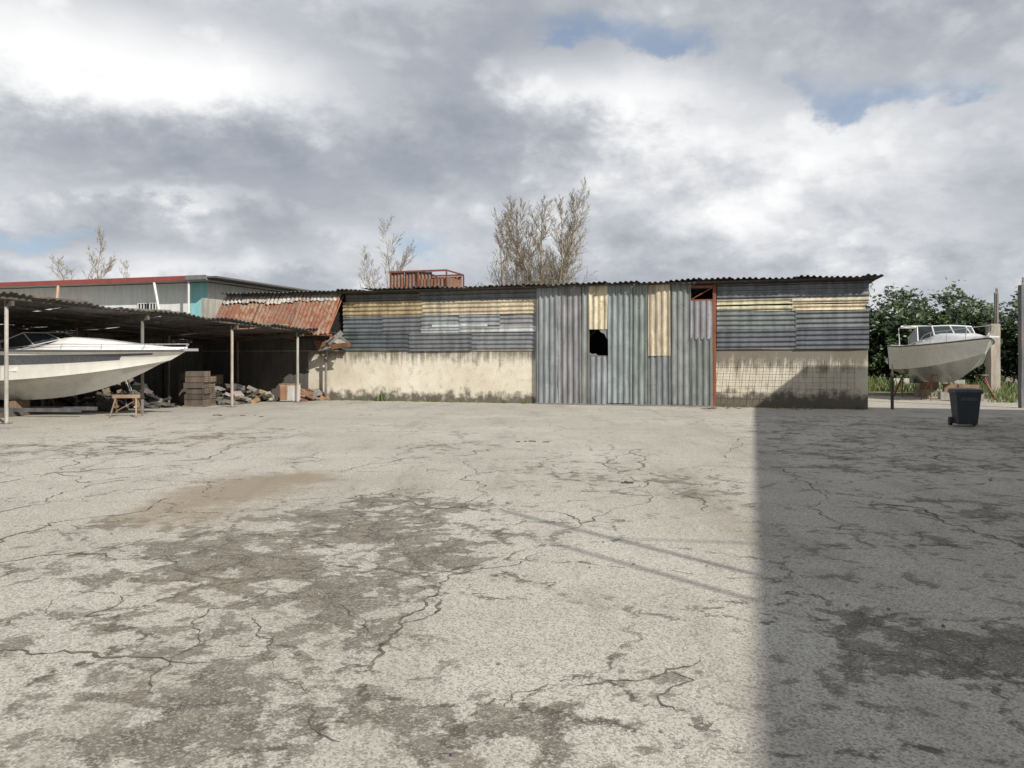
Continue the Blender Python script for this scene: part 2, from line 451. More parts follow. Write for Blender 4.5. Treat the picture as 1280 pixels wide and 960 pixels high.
mb.box(6.12, 6.84, -.16, -.09, 3.86, 3.94, orr); mb.box(6.12, 6.84, -.16, -.09, 3.42, 3.49, orr)
mb.tube((6.16, -.12, 3.5), (6.8, -.12, 3.86), .02, col=orr)
mb.box(.98, 6.8, -.11, -.06, 1.1, 1.16, stl); mb.box(3.44, 6.8, -.11, -.06, 2.6, 2.66, stl)
mb.box(2.745, 2.775, -.2, -.1, .05, 4.0, stl); mb.box(4.745, 4.765, -.2, -.1, .05, 4.0, stl)
mb.box(2.78, 3.42, -.14, -.10, 1.63, 1.67, stl)
mb.box(.9, 6.9, -.3, -.08, .011, .045, (.25, .23, .2))
mb.build('gate_frame', [M_RSTEEL], wh)
mb = MB()
mb.poly([(3.42, -.15, 2.56), (3.1, -.15, 2.56), (3.18, -.155, 2.45), (3.3, -.15, 2.40), (3.36, -.15, 2.25), (3.42, -.15, 2.2)], gt)
mb.poly([(2.78, -.15, 1.66), (2.78, -.15, 1.78), (2.88, -.152, 1.72), (3.0, -.15, 1.74), (3.1, -.15, 1.66)], gt)
mb.build('torn_sheet', [M_METAL], wh)
mb = MB()
u = -11.6
while u < 11.8:
    w = min(1.0, 11.82 - u)
    mb.sheet((u - .03, -.45 - random.uniform(0, .07), 4.09 + random.uniform(-.02, .02)), (1, 0, random.uniform(-.01, .01)), (0, 1, .012), w + .06, 10.7, .18, .024, jit((.11, .105, .098), .25), 0, warp=.03, vs=6)
    u += w
mb.build('roof_sheets', [M_ROOF], wh)
mb = MB()
mb.box(-11.5, 11.6, -.12, -.02, 3.97, 4.05, (.08, .07, .06)); mb.box(-11.5, 11.6, -.36, -.30, 4.0, 4.05, (.10, .085, .07))
u = -11.3
while u < 11.7:
    mb.box(u, u + .06, -.40, 9.8, 4.051, 4.07, (.10, .085, .07)) ; u += 1.9
mb.build('roof_beams', [M_RSTEEL], wh)
mb = MB()
d = Vector((0, -1.15, -1.55)); h = d.length; d.normalize()
for i, u in enumerate(np.arange(-11.7, -6.6, .85)):
    c = jit((.40, .28, .21), .3)
    mb.sheet((u - .02 + .87, -.1 + random.uniform(-.02, .02) , 4.0), (-1, 0, 0), d, .89, h + random.uniform(-.05, .12), .17, .026, c, 0, warp=.03, vs=5, edge=.06)
for i, u in enumerate(np.arange(-11.7, -6.7, 1.0)):
    mb.sheet((u + 1.03, -.13, 4.04), (-1, 0, 0), d, 1.04, .40 + random.uniform(-.1, .1), .17, .026, jit((.46, .43, .38), .15), 1, warp=.02, vs=2, edge=.08)
mb.build('rusted_canopy', [M_RUST, M_FIBRE], wh)
mb = MB()
for u in (-6.6, -8.6, -10.8):
    mb.tube((u, -.05, 3.9), (u, -1.2, 2.40), .03, col=orr); mb.tube((u, -.03, 2.3), (u, -1.2, 2.40), .025, col=orr)
mb.tube((-11.6, -1.15, 2.42), (-6.45, -1.15, 2.42), .035, col=orr)
mb.build('canopy_frame', [M_RSTEEL], wh)
mb = MB()
for k in range(9):
    a = Vector((-7.0 + random.uniform(-.4, .7), -.25 - random.random() * .5, 2.35 - random.random() * .35))
    M = Matrix.Translation(a) @ Matrix.Rotation(random.uniform(-.8, .8), 4, 'Y') @ Matrix.Rotation(random.uniform(-.5, .5), 4, 'X')
    mb.box(-.35, .35, -.01, .01, -.09, .09, random.choice([(.5, .48, .42), (.25, .12, .07), (.3, .3, .28)]), M=M)
mb.build('hanging_scraps', [M_RSTEEL], wh)
mb = MB()
for u in np.arange(-6.1, -4.8, .6):
    mb.sheet((u, 3.0, 4.15), (1, 0, 0), (0, 0, 1), .61, .93 + random.uniform(-.06, .03), .15, .02, jit((.40, .33, .28), .3), 0, warp=.03)
mb.sheet((-4.9, 3.0, 4.15), (1, 0, 0), (0, 0, 1), 1.22, .62, .15, .02, (.36, .28, .22), 0)
mb.sheet((-3.68, 3.0, 4.15), (0, 1, 0), (0, 0, 1), 1.8, .7, .15, .02, (.3, .2, .15), 0)
mb.sheet((-6.1, 4.8, 4.15), (1, 0, 0), (0, 0, 1), 2.4, .88, .15, .02, (.2, .12, .09), 0)
mb.box(-6.15, -3.63, 2.93, 3.0, 5.06, 5.13, (.3, .12, .07)); mb.box(-6.15, -3.63, 4.84, 4.9, 5.06, 5.13, (.3, .12, .07))
for u in (-6.13, -4.9, -3.67): mb.box(u, u + .06, 2.92, 2.965, 4.12, 5.058, (.22, .09, .05)); mb.box(u, u + .06, 4.845, 4.895, 4.12, 5.058, (.22, .09, .05)); mb.box(u, u + .06, 3.0, 4.84, 5.07, 5.12, (.25, .11, .06))
mb.build('rooftop_box', [M_RUST], wh)

mb = MB()
for u in np.arange(7.05, 11.1, .2): mb.tube((u, -.16, .05), (u + .02 + random.uniform(-.02, .02), -.03, 1.55), .005, n=4, col=(.2, .13, .09))
for k in np.arange(0, 1.0, .125):
    z = .07 + 1.46 * k; y = -.158 + .127 * k
    mb.tube((7.0, y - .01, z), (11.1, y - .01, z + random.uniform(-.03, .03)), .005, n=4, col=(.2, .13, .09))
mb.build('rebar_mesh_panel', [M_RSTEEL], None).matrix_world = Matrix.Translation((0, 27.6, 0)) @ Matrix.Rotation(ANG, 4, 'Z')

# ------------------------------------------------------------------ house behind, left
hs = empty('house', (-12.75, 33.0, 0), ANG)
Mh = MB(); wc = (.72, .74, .72)
Mh.box(-26, -.9, 0, 8, 0, 4.75, wc)
Mh.box(-.9, 0, -.003, 8, 0, 4.75, (.26, .56, .58))
Mh.box(.0, .012, 0.003, 8, 0, 4.75, (.78, .76, .70))
Mh.build('walls', [M_PAINT], hs)
Mh = MB(); red = (.28, .065, .055)
Mh.box(-26.5, -.5, -.75, -.70, 4.78, 4.97, red)
Mh.box(-26.5, .45, -.70, 8.4, 4.78, 4.86, (.42, .41, .39))
Mh.box(-.5, .5, -.76, -.705, 4.80, 4.98, (.2, .19, .19)); Mh.box(.45, .50, -.70, 8.4, 4.78, 4.96, (.34, .33, .32))
for u in np.arange(-26, .4, .9): Mh.box(u, u + .87, -.69, 8.3, 4.862, 4.93, (.13, .12, .115))
Mh.build('roof', [M_PAINT], hs)
Mh = MB()
for u0 in (-3.55, -12.5, -18.0):
    Mh.box(u0 - .06, u0 + 1.16, -.06, -.003, 2.9, 2.998, (.7, .7, .68)); Mh.box(u0, u0 + 1.1, -.02, -.004, 3.0, 3.95, (.08, .09, .10), 1)
    for k in range(8): Mh.box(u0 + k * .155, u0 + k * .155 + .03, -.05, -.022, 3.0, 3.95, (.75, .75, .73))
    for z in (3.0, 3.3, 3.6, 3.92): Mh.box(u0, u0 + 1.12, -.055, -.051, z, z + .035, (.75, .75, .73))
Mh.build('barred_windows', [M_PAINT, M_GLASS], hs)
Mh = MB()
Mh.tube((-2.1, -.7, 4.72), (-1.25, -1.3, 3.2), .05, col=(.75, .74, .7)); Mh.tube((-7.2, -.7, 4.72), (-6.5, -1.5, 3.3), .06, col=(.45, .3, .22))
Mh.tube((-.45, -.6, 4.75), (-.45, -.6, 0), .045, col=(.7, .68, .64))
Mh.build('struts_and_downpipe', [M_PAINT], hs)

# ------------------------------------------------------------------ carport
A = Vector((-12.2, 19.0, 0)); Bv = Vector((-6.85, 29.7, 0))
dv = (Bv - A).normalized(); nv = Vector((-dv.y, dv.x, 0))
LT = (Bv - A).length
cp = empty('carport', (A.x, A.y, 0), math.atan2(dv.y, dv.x))
S0 = -9.5
def fz(s): return 3.10 - .56 * s / LT if s > 0 else 3.10 - .02 * s
mb = MB(); s = S0
while s < LT - .15:
    w = min(.95, LT - .1 - s)
    z0 = fz(s) + random.uniform(-.02, .03)
    mb.sheet((s, -.35 - random.uniform(0, .12), z0), (1, 0, (fz(s + w) - fz(s)) / w + random.uniform(-.02, .02)), (0, 1, -.055 + random.uniform(-.004, .004)), w + .05, 6.0, .17, .026, jit((.12, .11, .10), .25), 0, warp=.05, vs=6)
    s += w
mb.build('roof_sheets', [M_ROOF], cp)
mb = MB(); bc = (.10, .085, .07)
def scx(px):
    r = (px - 640) / FPX
    return (A.x - r * A.y) / (r * dv.y - dv.x)
posts = [-8.0, -4.0, scx(8), scx(178), scx(290), scx(372), LT - .25]
for i, s in enumerate(posts):
    c = (.45, .42, .38) if i in (2, 5) else ((.42, .36, .30) if i == 4 else (.2, .18, .16))
    mb.tube((s, 0, 0), (s, 0, fz(s) - .13), .045, n=10, col=c)
    mb.box(s - .1, s + .1, -.1, .1, .01, .03, (.2, .18, .16))
    mb.tube((s, 2.9, 0), (s, 2.9, fz(s) - .27), .04, n=8, col=(.16, .14, .12))
    zz = fz(s) - .13
    mb.box(s - .04, s + .04, -.25, 5.6, zz - .14, zz - .02, bc, M=Matrix.Translation((0, 0, zz)) @ Matrix.Rotation(-.055, 4, 'X') @ Matrix.Translation((0, 0, -zz)))
for y in (-.22, 1.2, 2.6, 4.0, 5.3):
    pr = None
    for s in list(np.linspace(S0, 0, 5)) + list(np.linspace(1, LT - .15, 8)):
        p = (s, y, fz(s) - .075 - .055 * (y + .3))
        if pr: mb.tube(pr, p, .035, n=4, col=bc)
        pr = p
mb.build('steel_frame', [M_RSTEEL], cp)
mb = MB()
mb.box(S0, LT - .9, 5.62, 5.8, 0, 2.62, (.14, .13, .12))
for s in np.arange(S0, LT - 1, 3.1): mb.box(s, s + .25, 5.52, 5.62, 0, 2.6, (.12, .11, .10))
mb.build('rear_wall', [M_CONC], cp)
mb = MB()
for k in range(12):
    s = random.uniform(-3, LT - 2); y = random.uniform(-.2, .6)
    M = Matrix.Translation((s, y, fz(s) + .02)) @ Matrix.Rotation(random.uniform(-.4, .4), 4, 'Z')
    mb.box(-.9, .9, -.04, .04, 0, .05, jit((.2, .16, .12), .3), M=M)
mb.build('roof_battens', [M_WOOD], cp)

# ------------------------------------------------------------------ boats
def sm(x): x = max(0, min(1, x)); return x * x * (3 - 2 * x)
def boat(name, bow, stern, keel_z, L, B, Dp, rise, cabin, cab_s, rows_col, rail_h, glass_h, ws, style):
    bow = Vector(bow); stern = Vector(stern); d = (bow - stern); rz = math.atan2(d.y, d.x)
    e = empty(name, (stern.x, stern.y, keel_z), rz)
    n = 32
    def sheer(s):
        b = B / 2 * (.93 + .07 * math.sin(math.pi * min(1, s * 1.2))) * (1 - max(0, (s - .3) / .7) ** 2.3)
        return Vector((L * s, b, Dp * (1 + rise * s * s - .05 * math.sin(math.pi * s))))
    def chine(s):
        b = B / 2 * .84 * (1 - max(0, (s - .22) / .78) ** 1.9)
        return Vector((L * .94 * s, b, Dp * (.34 + .42 * s ** 2.6)))
    def keel(s):
        return Vector((L * .87 * s, 0, Dp * .60 * max(0, (s - .42) / .58) ** 2.3))
    ks = [0, .12, .3, .5, .7, .84, .94, 1]
    H = MB()
    for side in (1, -1):
        fl = lambda v: (v.x, v.y * side, v.z)
        for i in range(n):
            s0, s1 = i / n, (i + 1) / n
            def row(s):
                out = [keel(s), keel(s).lerp(chine(s), .5) + Vector((0, 0, .02)), chine(s)]
                c = chine(s) + Vector((0, .035 * (1 - s), .0)); sh = sheer(s)
                for k in ks:
                    p = c.lerp(sh, k); p.y -= .16 * s * s * math.sin(math.pi * k) * (1 - s ** 6); p.y = max(p.y, 0)
                    out.append(p)
                return out
            r0, r1 = row(s0), row(s1)
            for k in range(len(r0) - 1):
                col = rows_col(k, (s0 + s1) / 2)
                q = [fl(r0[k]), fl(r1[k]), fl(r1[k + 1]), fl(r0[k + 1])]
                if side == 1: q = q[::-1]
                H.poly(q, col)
        r = [fl(p) for p in (keel(0), chine(0), sheer(0))]
        H.poly([r[0], r[1], r[2], (0, 0, sheer(0).z)], (.7, .7, .68))
    def dk(s, t):
        sh = sheer(s); y = sh.y * (1 - t)
        crown = .05 + cabin * sm((s - cab_s) / .12) * sm((1.0 - s) / .45)
        if s < cab_s: crown = .05
        shape = sm(t / .55) if cabin > .2 else math.sin(t * math.pi / 2)
        z = sh.z + .04 * min(1, t * 8) + crown * shape
        if s < cab_s and t > .16: z = sh.z - .55
        return Vector((sh.x, y, z))
    ts = [0, .06, .12, .17, .25, .35, .45, .55, .7, .85, 1]
    for side in (1, -1):
        for i in range(n):
            s0, s1 = i / n, (i + 1) / n
            for a, b in zip(ts[:-1], ts[1:]):
                q = [dk(s0, a), dk(s1, a), dk(s1, b), dk(s0, b)]
                q = [(p.x, p.y * side, p.z) for p in q]
                if side == -1: q = q[::-1]
                H.poly(q, (.80, .79, .76))
    hull = H.build('hull_and_deck', [M_GEL], e, smooth=False)
    import bmesh
    bm = bmesh.new(); bm.from_mesh(hull.data); bmesh.ops.remove_doubles(bm, verts=bm.verts, dist=.0008)
    for f in bm.faces: f.smooth = True
    bmesh.ops.recalc_face_normals(bm, faces=bm.faces)
    for ed in bm.edges:
        if len(ed.link_faces) == 2 and ed.calc_face_angle(0) > .6: ed.smooth = False
    bm.to_mesh(hull.data); bm.free()
    R = MB()
    for side in (1, -1):
        pts = [Vector((sheer(i / n).x, (sheer(i / n).y + .01) * side, sheer(i / n).z - .005)) for i in range(n + 1)]
        R.path(pts, .03, 6, (.10, .10, .11))
    R.build('rub_rail', [M_PLAST], e)
    R = MB()
    for side in (1, -1):
        prev = None
        for i in range(9):
            s = .50 + .49 * i / 8
            sh = sheer(s); b = Vector((sh.x, sh.y * .93 * side, sh.z + .04)); t = b + Vector((.10 if i > 5 else .02, 0, rail_h * sm((i + .6) / 2.2)))
            if i % 2 == 0: R.tube(b, t, .012, n=5, col=(.7, .7, .7))
            if prev: R.tube(prev, t, .013, n=5, col=(.7, .7, .7))
            prev = t
    R.build('bow_rail', [M_STEEL], e)
    W = MB(); s = ws; sh = sheer(s); x0 = sh.x; zb = sh.z + .05 + (cabin * .85 if s > cab_s else 0)
    hw = sh.y * .86
    base = [(-1.15, hw, sh.z + .05), (-.25, hw, sh.z + .05 + (cabin * .3)), (.22, hw * .62, zb), (.36, 0, zb + .02), (.22, -hw * .62, zb), (-.25, -hw, sh.z + .05 + cabin * .3), (-1.15, -hw, sh.z + .05)]
    top = [(-1.25, hw * .95, sh.z + .12 + glass_h * .5), (-.62, hw * .9, zb + glass_h), (-.22, hw * .55, zb + glass_h), (-.12, 0, zb + glass_h + .02), (-.22, -hw * .55, zb + glass_h), (-.62, -hw * .9, zb + glass_h), (-1.25, -hw * .95, sh.z + .12 + glass_h * .5)]
    base = [Vector((x0 + a, b, c)) for a, b, c in base]; top = [Vector((x0 + a, b, c)) for a, b, c in top]
    for a, b, c, d2 in zip(base[:-1], base[1:], top[1:], top[:-1]): W.poly([a, b, c, d2], (.1, .12, .13), 1)
    fc = (.75, .75, .73) if style == 'cuddy' else (.45, .45, .45)
    fr = .028 if style == 'cuddy' else .016
    for a, b in zip(base, top): W.tube(a, b, fr, n=5, col=fc)
    W.path(top, fr, 5, fc); W.path(base, fr, 5, fc)
    W.build('windscreen', [M_GEL, M_GLASS], e)
    X = MB()
    if style == 'cuddy':
        zc = sheer(.3).z
        for y in (B * .38, -B * .38):
            X.path([(L * .12, y, zc), (L * .10, y, zc + .75), (L * .22, y, zc + .82), (L * .38, y, zc + .74), (L * .42, y, zc + .3)], .018, 6, (.7, .7, .7))
        X.box(L * .2, L * .32, -.6, -.1, zc - .5, zc + .25, (.75, .74, .7)); X.box(L * .2, L * .32, .1, .6, zc - .5, zc + .2, (.75, .74, .7))
        for y0 in np.arange(-B * .38, B * .36, .2): X.tube((L * .14, y0, zc + .80), (L * .14, y0 + .2, zc + .80 + random.uniform(-.01, .01)), .06, .055, 8, (.66, .66, .62))
        X.box(-.45, -.02, -.22, .22, -.1, Dp * 1.05, (.12, .12, .13))
        X.box(L * .985, L * 1.05, -.16, .16, sheer(1).z + .01, sheer(1).z + .06, (.8, .8, .78))
    else:
        X.box(L * .18, L * .30, .2, .75, Dp - .4, Dp + .22, (.7, .68, .63)); X.box(L * .18, L * .30, -.75, -.2, Dp - .4, Dp + .22, (.7, .68, .63))
        X.box(-.4, 0.02, -.9, .9, .35, .45, (.7, .7, .68))
        X.box(L * .97, L * 1.035, -.07, .07, sheer(1).z - .02, sheer(1).z + .05, (.35, .35, .36))
    X.build('fittings', [M_GEL], e)
    return e

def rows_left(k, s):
    sd = (.10, .105, .12)  # grey hull stripe, darkened to paint in roof shade on the upper side
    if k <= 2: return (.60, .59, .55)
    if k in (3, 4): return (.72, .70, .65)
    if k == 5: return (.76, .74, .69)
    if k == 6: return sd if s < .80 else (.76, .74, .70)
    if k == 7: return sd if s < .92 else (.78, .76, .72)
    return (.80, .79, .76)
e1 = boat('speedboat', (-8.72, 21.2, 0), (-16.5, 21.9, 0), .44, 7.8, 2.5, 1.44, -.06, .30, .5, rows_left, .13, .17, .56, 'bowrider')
def rows_right(k, s):
    if k <= 1: return (.36, .38, .38)
    if k == 2: return (.18, .20, .21)
    return (.66, .68, .67) if k < 8 else (.78, .78, .75)
e2 = boat('cabin_motorboat', (16.5, 27.2, 0), (17.15, 33.2, 0), .62, 6.04, 2.75, 1.48, .12, .34, .42, rows_right, .40, .40, .50, 'cuddy')

mb = MB(); wd = (.22, .15, .09)
for x in (1.0, 3.2, 4.4):
    mb.box(x - .12, x + .12, -.5, .5, 0 - .62, -.32, jit((.3, .28, .25)), 1); mb.box(x - .08, x + .08, -.35, .35, -.319, -.01, wd)
for x in (.8, 3.6):
    for y in (1.05, -1.05):
        mb.tube((x, y * 1.25, -.62), (x, y * .86, .34), .04, col=(.25, .12, .08)); mb.tube((x + .5, y * 1.1, -.62), (x, y * .9, .1), .03, col=(.25, .12, .08))
        mb.box(x - .15, x + .15, y * .86 - .12, y * .86 + .12, .30, .35, wd)
mb.build('keel_blocks_and_props', [M_WOOD, M_CONC], e2)
mb = MB()
for x in (.8, 3.0):
    mb.box(x - .1, x + .1, -.9, .9, -.44, -.30, (.12, .10, .08)); mb.box(x - .08, x + .08, -.3, .3, -.299, -.01, wd)
    for y in (.9, -.9): mb.tube((x, y, -.3), (x, y, .25), .05, col=(.1, .09, .08))
for y in (.35, -.35): mb.box(-.2, 5.0, y - .04, y + .04, -.30, -.20, (.1, .1, .1))
for y in (1.0, -1.0):
    mb.tube((2.2, y - .1, -.15), (2.2, y + .1, -.15), .285, n=20, col=(.03, .03, .03)); mb.tube((2.2, y - .11, -.15), (2.2, y + .11, -.15), .13, n=14, col=(.4, .4, .4))
mb.build('cradle', [M_WOOD], e1)

def trestle(name, loc, rz, W, H):
    e = empty(name, loc, rz); t = MB(); c = (.30, .21, .13)
    t.box(-W / 2, W / 2, -.05, .05, H - .09, H, c)
    for x in (-W / 2 + .08, W / 2 - .08):
        for y in (1, -1): t.tube((x, y * .03, H - .1), (x + (.07 if x > 0 else -.07), y * .26, 0.01), .025, n=4, col=jit(c))
        t.box(x - .02, x + .02, -.17, .17, H * .42, H * .42 + .05, c)
    t.tube((-W / 2 + .05, .18, .16), (W / 2 - .05, .05, H - .12), .016, n=4, col=c)
    t.build('timber_frame', [M_WOOD], e)
trestle('wooden_trestle', (-10.35, 21.15, .006), .15, .68, .60)
trestle('wooden_trestle', (-14.2, 23.6, .006), .9, .8, .7)

# ------------------------------------------------------------------ wheelie bin
bn = empty('wheeled_bin', (10.55, 18.35, .006), -.25)
mb = MB(); bcx = (.035, .045, .055)
def frus(z0, z1, a0, b0, a1, b1, col):
    q0 = [(-a0, -b0, z0), (a0, -b0, z0), (a0, b0, z0), (-a0, b0, z0)]; q1 = [(-a1, -b1, z1), (a1, -b1, z1), (a1, b1, z1), (-a1, b1, z1)]
    for i in range(4): mb.poly([q0[i], q0[(i + 1) % 4], q1[(i + 1) % 4], q1[i]], col)
    mb.poly(q0[::-1], col); mb.poly(q1, col)
frus(.05, .76, .20, .22, .26, .29, bcx); frus(.762, .80, .285, .315, .285, .315, bcx)
frus(.802, .86, .29, .32, .27, .29, (.04, .05, .06)); frus(.862, .885, .27, .29, .16, .2, (.04, .05, .06))
mb.tube((-.24, .36, .80), (.24, .36, .80), .018, n=8, col=bcx)
for x in (-.2, .2): mb.box(x - .02, x + .02, .3, .36, .78, .82, bcx)
for x in (-.25, .25): mb.tube((x - .03, .22, .1), (x + .03, .22, .1), .1, n=16, col=(.02, .02, .02))
for x in (-.1, .1): mb.box(x - .015, x + .015, -.272, -.25, .1, .7, bcx, M=Matrix.Rotation(-.09, 4, 'X'))
mb.box(-.16, .16, -.30, -.275, .60, .68, (.06, .07, .08))
mb.build('bin_body', [M_PLAST], bn)

# ------------------------------------------------------------------ clutter under the carport
def local_cp(s, y, z=0): 
    p = A + dv * s + nv * y; return (p.x, p.y, z)
def pile(name, s0, s1, y0, y1, hmax, n, cols, smin=.08, smax=.5, seed=1, flat=.35):
    r = random.Random(seed); t = MB()
    for k in range(n):
        s = r.uniform(s0, s1); y = r.uniform(y0, y1)
        f = max(0, 1 - abs((s - (s0 + s1) / 2) / ((s1 - s0) / 2)) ** 2)
        z = r.random() * hmax * f
        a, b, c = r.uniform(smin, smax), r.uniform(smin, smax) * .6, r.uniform(smin, smax) * flat
        z = max(z, c * .6)
        M = Matrix.Translation(Vector(local_cp(s, y, z))) @ Matrix.Rotation(r.uniform(0, 6.3), 4, 'Z') @ Matrix.Rotation(r.uniform(-.6, .6), 4, 'X') @ Matrix.Rotation(r.uniform(-.5, .5), 4, 'Y')
        t.box(-a / 2, a / 2, -b / 2, b / 2, -c / 2, c / 2, jit(r.choice(cols), .3), M=M)
    t.build(name, [M_RUBBLE])
gr = [(.14, .13, .12), (.08, .075, .07), (.17, .155, .14), (.05, .05, .05), (.15, .11, .07)]
pile('scrap_heap', 7.9, 10.3, 1.0, 3.0, .62, 170, gr + [(.26, .24, .21), (.3, .2, .12)], seed=2, smin=.08, smax=.6, flat=.25)
pile('scrap_heap', 4.0, 6.2, 1.6, 4.6, .9, 200, gr, seed=4, smax=.6, smin=.05)
pile('scrap_heap', -1.5, 3.6, 4.2, 5.4, 1.1, 120, gr, seed=6, smax=.8)
pile('timber_offcuts', 10.6, 11.9, .2, .9, .35, 40, [(.30, .18, .1), (.34, .32, .28), (.2, .1, .06)], smin=.3, smax=.9, seed=8, flat=.12)
# dark machine / boxes behind the heap
mc = empty('stored_boxes', local_cp(8.6, 2.6), math.atan2(dv.y, dv.x) + .3)
mb = MB(); r = random.Random(13)
for (x0, w_, y0, h_, z0, c) in ((-1.1, .7, 0, .75, .01, (.15, .13, .11)), (-.35, .55, .1, .95, .01, (.22, .2, .18)), (.3, .8, -.05, .6, .01, (.11, .12, .13)), (.4, .5, .0, .35, .615, (.24, .19, .13)), (-1.0, .5, .05, .3, .765, (.2, .17, .13))):
    mb.box(x0, x0 + w_, y0, y0 + .5, z0, z0 + h_, c); mb.box(x0 + .02, x0 + w_ - .02, y0 - .008, y0 - .003, z0 + h_ * .45, z0 + h_ * .5, (.05, .05, .05)); mb.box(x0 - .01, x0 + w_ + .01, y0 - .01, y0 + .51, z0 + h_ + .001, z0 + h_ + .02, tuple(q * .8 for q in c))
mb.build('boxes', [M_WOOD], mc)
ct = empty('stacked_crates', local_cp(7.1, 1.4), math.atan2(dv.y, dv.x) + .5)
mb = MB(); r = random.Random(3)
for i in range(2):
    for k in range(6):
        x = -.55 + i * .58 + r.uniform(-.04, .04); z = .06 + k * .185; y = r.uniform(-.04, .04)
        if i == 1 and k == 5: continue
        c = jit((.20, .165, .125), .3)
        for j in range(3): mb.box(x, x + .54, -.3 + y, -.285 + y, z + j * .06, z + j * .06 + .045, c)
        mb.box(x + .002, x + .538, -.28 + y, .3 + y, z, z + .17, tuple(q * .5 for q in c))
        for xx in (x, x + .5): mb.box(xx, xx + .04, -.315 + y, -.302 + y, z, z + .172, c)
mb.box(-.62, .66, -.36, .36, .01, .055, (.2, .15, .1))
mb.build('crates', [M_WOOD], ct)
cb = empty('old_cabinet', local_cp(10.35, .5), math.atan2(dv.y, dv.x) - math.pi / 2 + .2)
mb = MB(); mb.box(-.3, .3, -.2, .2, .04, .62, (.6, .58, .53)); mb.box(-.32, .32, -.22, .22, .622, .66, (.4, .22, .12)); mb.box(-.28, -.01, -.215, -.203, .08, .58, (.45, .25, .14)); mb.box(.01, .28, -.215, -.203, .08, .58, (.55, .53, .5))
for x in (-.26, .26): mb.box(x - .03, x + .03, -.17, .17, 0, .038, (.1, .1, .1))
mb.build('cabinet_body', [M_WOOD], cb)
ld2 = empty('leaning_ladder', local_cp(4.6, 1.2), 1.9)
mb = MB()
for x in (-.22, .22): mb.tube((x, 0, 0), (x * .8, .5, 1.5), .02, col=(.5, .5, .5))
for k in range(5): f = (k + .7) / 5.5; mb.tube((-.22 * (1 - .2 * f), .5 * f, 1.5 * f), (.22 * (1 - .2 * f), .5 * f, 1.5 * f), .015, col=(.5, .5, .5))
mb.build('rails_and_rungs', [M_STEEL], ld2)

mb = MB(); r = random.Random(9)
for (px, py, n, sp, am) in ((783, 604, 3, .12, .08), (668, 553, 4, .4, .09), (430, 500.5, 16, .5, .12), (900, 511, 14, .6, .1), (300, 520, 8, .8, .08)):
    gx, gy = G(px, py)
    for k in range(n):
        a = r.uniform(.02, am); M = Matrix.Translation((gx + r.uniform(-sp, sp), gy + r.uniform(-sp, sp) * .5, .015)) @ Matrix.Rotation(r.uniform(-.5, .5), 4, 'Z')
        mb.box(-a, a, -.009, .009, -.008, .008, jit((.09, .07, .05), .4), M=M)
for k in range(420):
    gx = r.uniform(-9, 9); gy = r.uniform(2.8, 24); a = r.uniform(.003, .010)
    M = Matrix.Translation((gx, gy, .006 + a * .6)) @ Matrix.Rotation(r.uniform(0, 3), 4, 'Z') @ Matrix.Rotation(r.uniform(0, 1), 4, 'X')
    mb.box(-a, a, -a * .8, a * .8, -a * .6, a * .6, jit((.3, .28, .25), .5), M=M)
mb.build('loose_debris', [M_RUBBLE])

# ------------------------------------------------------------------ vegetation
def weeds(name, spots, seed=1):
    r = random.Random(seed); t = MB()
    for (x, y, rad, n, h) in spots:
        for k in range(n):
            a = r.uniform(0, 6.28); d = rad * math.sqrt(r.random())
            bx, by = x + math.cos(a) * d, y + math.sin(a) * d; hh = h * r.uniform(.4, 1.2); w = r.uniform(.006, .02); th = r.uniform(0, 6.28); ln = r.uniform(.1, .6) * hh; t2 = r.uniform(0, 6.28)
            dx, dy = math.cos(th) * w, math.sin(th) * w
            c = r.choice([(.06, .11, .025), (.09, .14, .04), (.14, .17, .06), (.20, .18, .09)])
            tx, ty = bx + math.cos(t2) * ln, by + math.sin(t2) * ln
            t.poly([(bx - dx, by - dy, 0), (bx + dx, by + dy, 0), ((bx + tx) / 2 + dx * .7, (by + ty) / 2 + dy * .7, hh * .65), (tx, ty, hh)], c)
    t.build(name, [M_GRASS])
sp = []; r = random.Random(21)
def wl(u, v): return (UX * u - UY * v, 27.6 + UY * u + UX * v)
for k in range(60):
    u = r.uniform(-6.9, .8) if r.random() < .7 else r.uniform(6.9, 11.4)
    x, y = wl(u, -.08 - abs(r.gauss(0, .05))); sp.append((x, y, .12, r.randint(6, 22), r.uniform(.04, .15)))
x, y = wl(-5.0, -.15); sp.append((x, y, .2, 60, .35))
x, y = wl(9.3, -.4); sp.append((x, y, .6, 60, .12))
weeds('weeds', sp, 2)
sp = []
for k in range(420):
    x = r.uniform(16.8, 34); y = r.uniform(27.5, 42)
    if x / y < .50 : continue
    sp.append((x, y, .5, 34, r.uniform(.15, .5)))
for k in range(120):
    sp.append((r.uniform(14.5, 20), r.uniform(37, 41), .5, 30, r.uniform(.3, .7)))
weeds('grass', sp, 3)

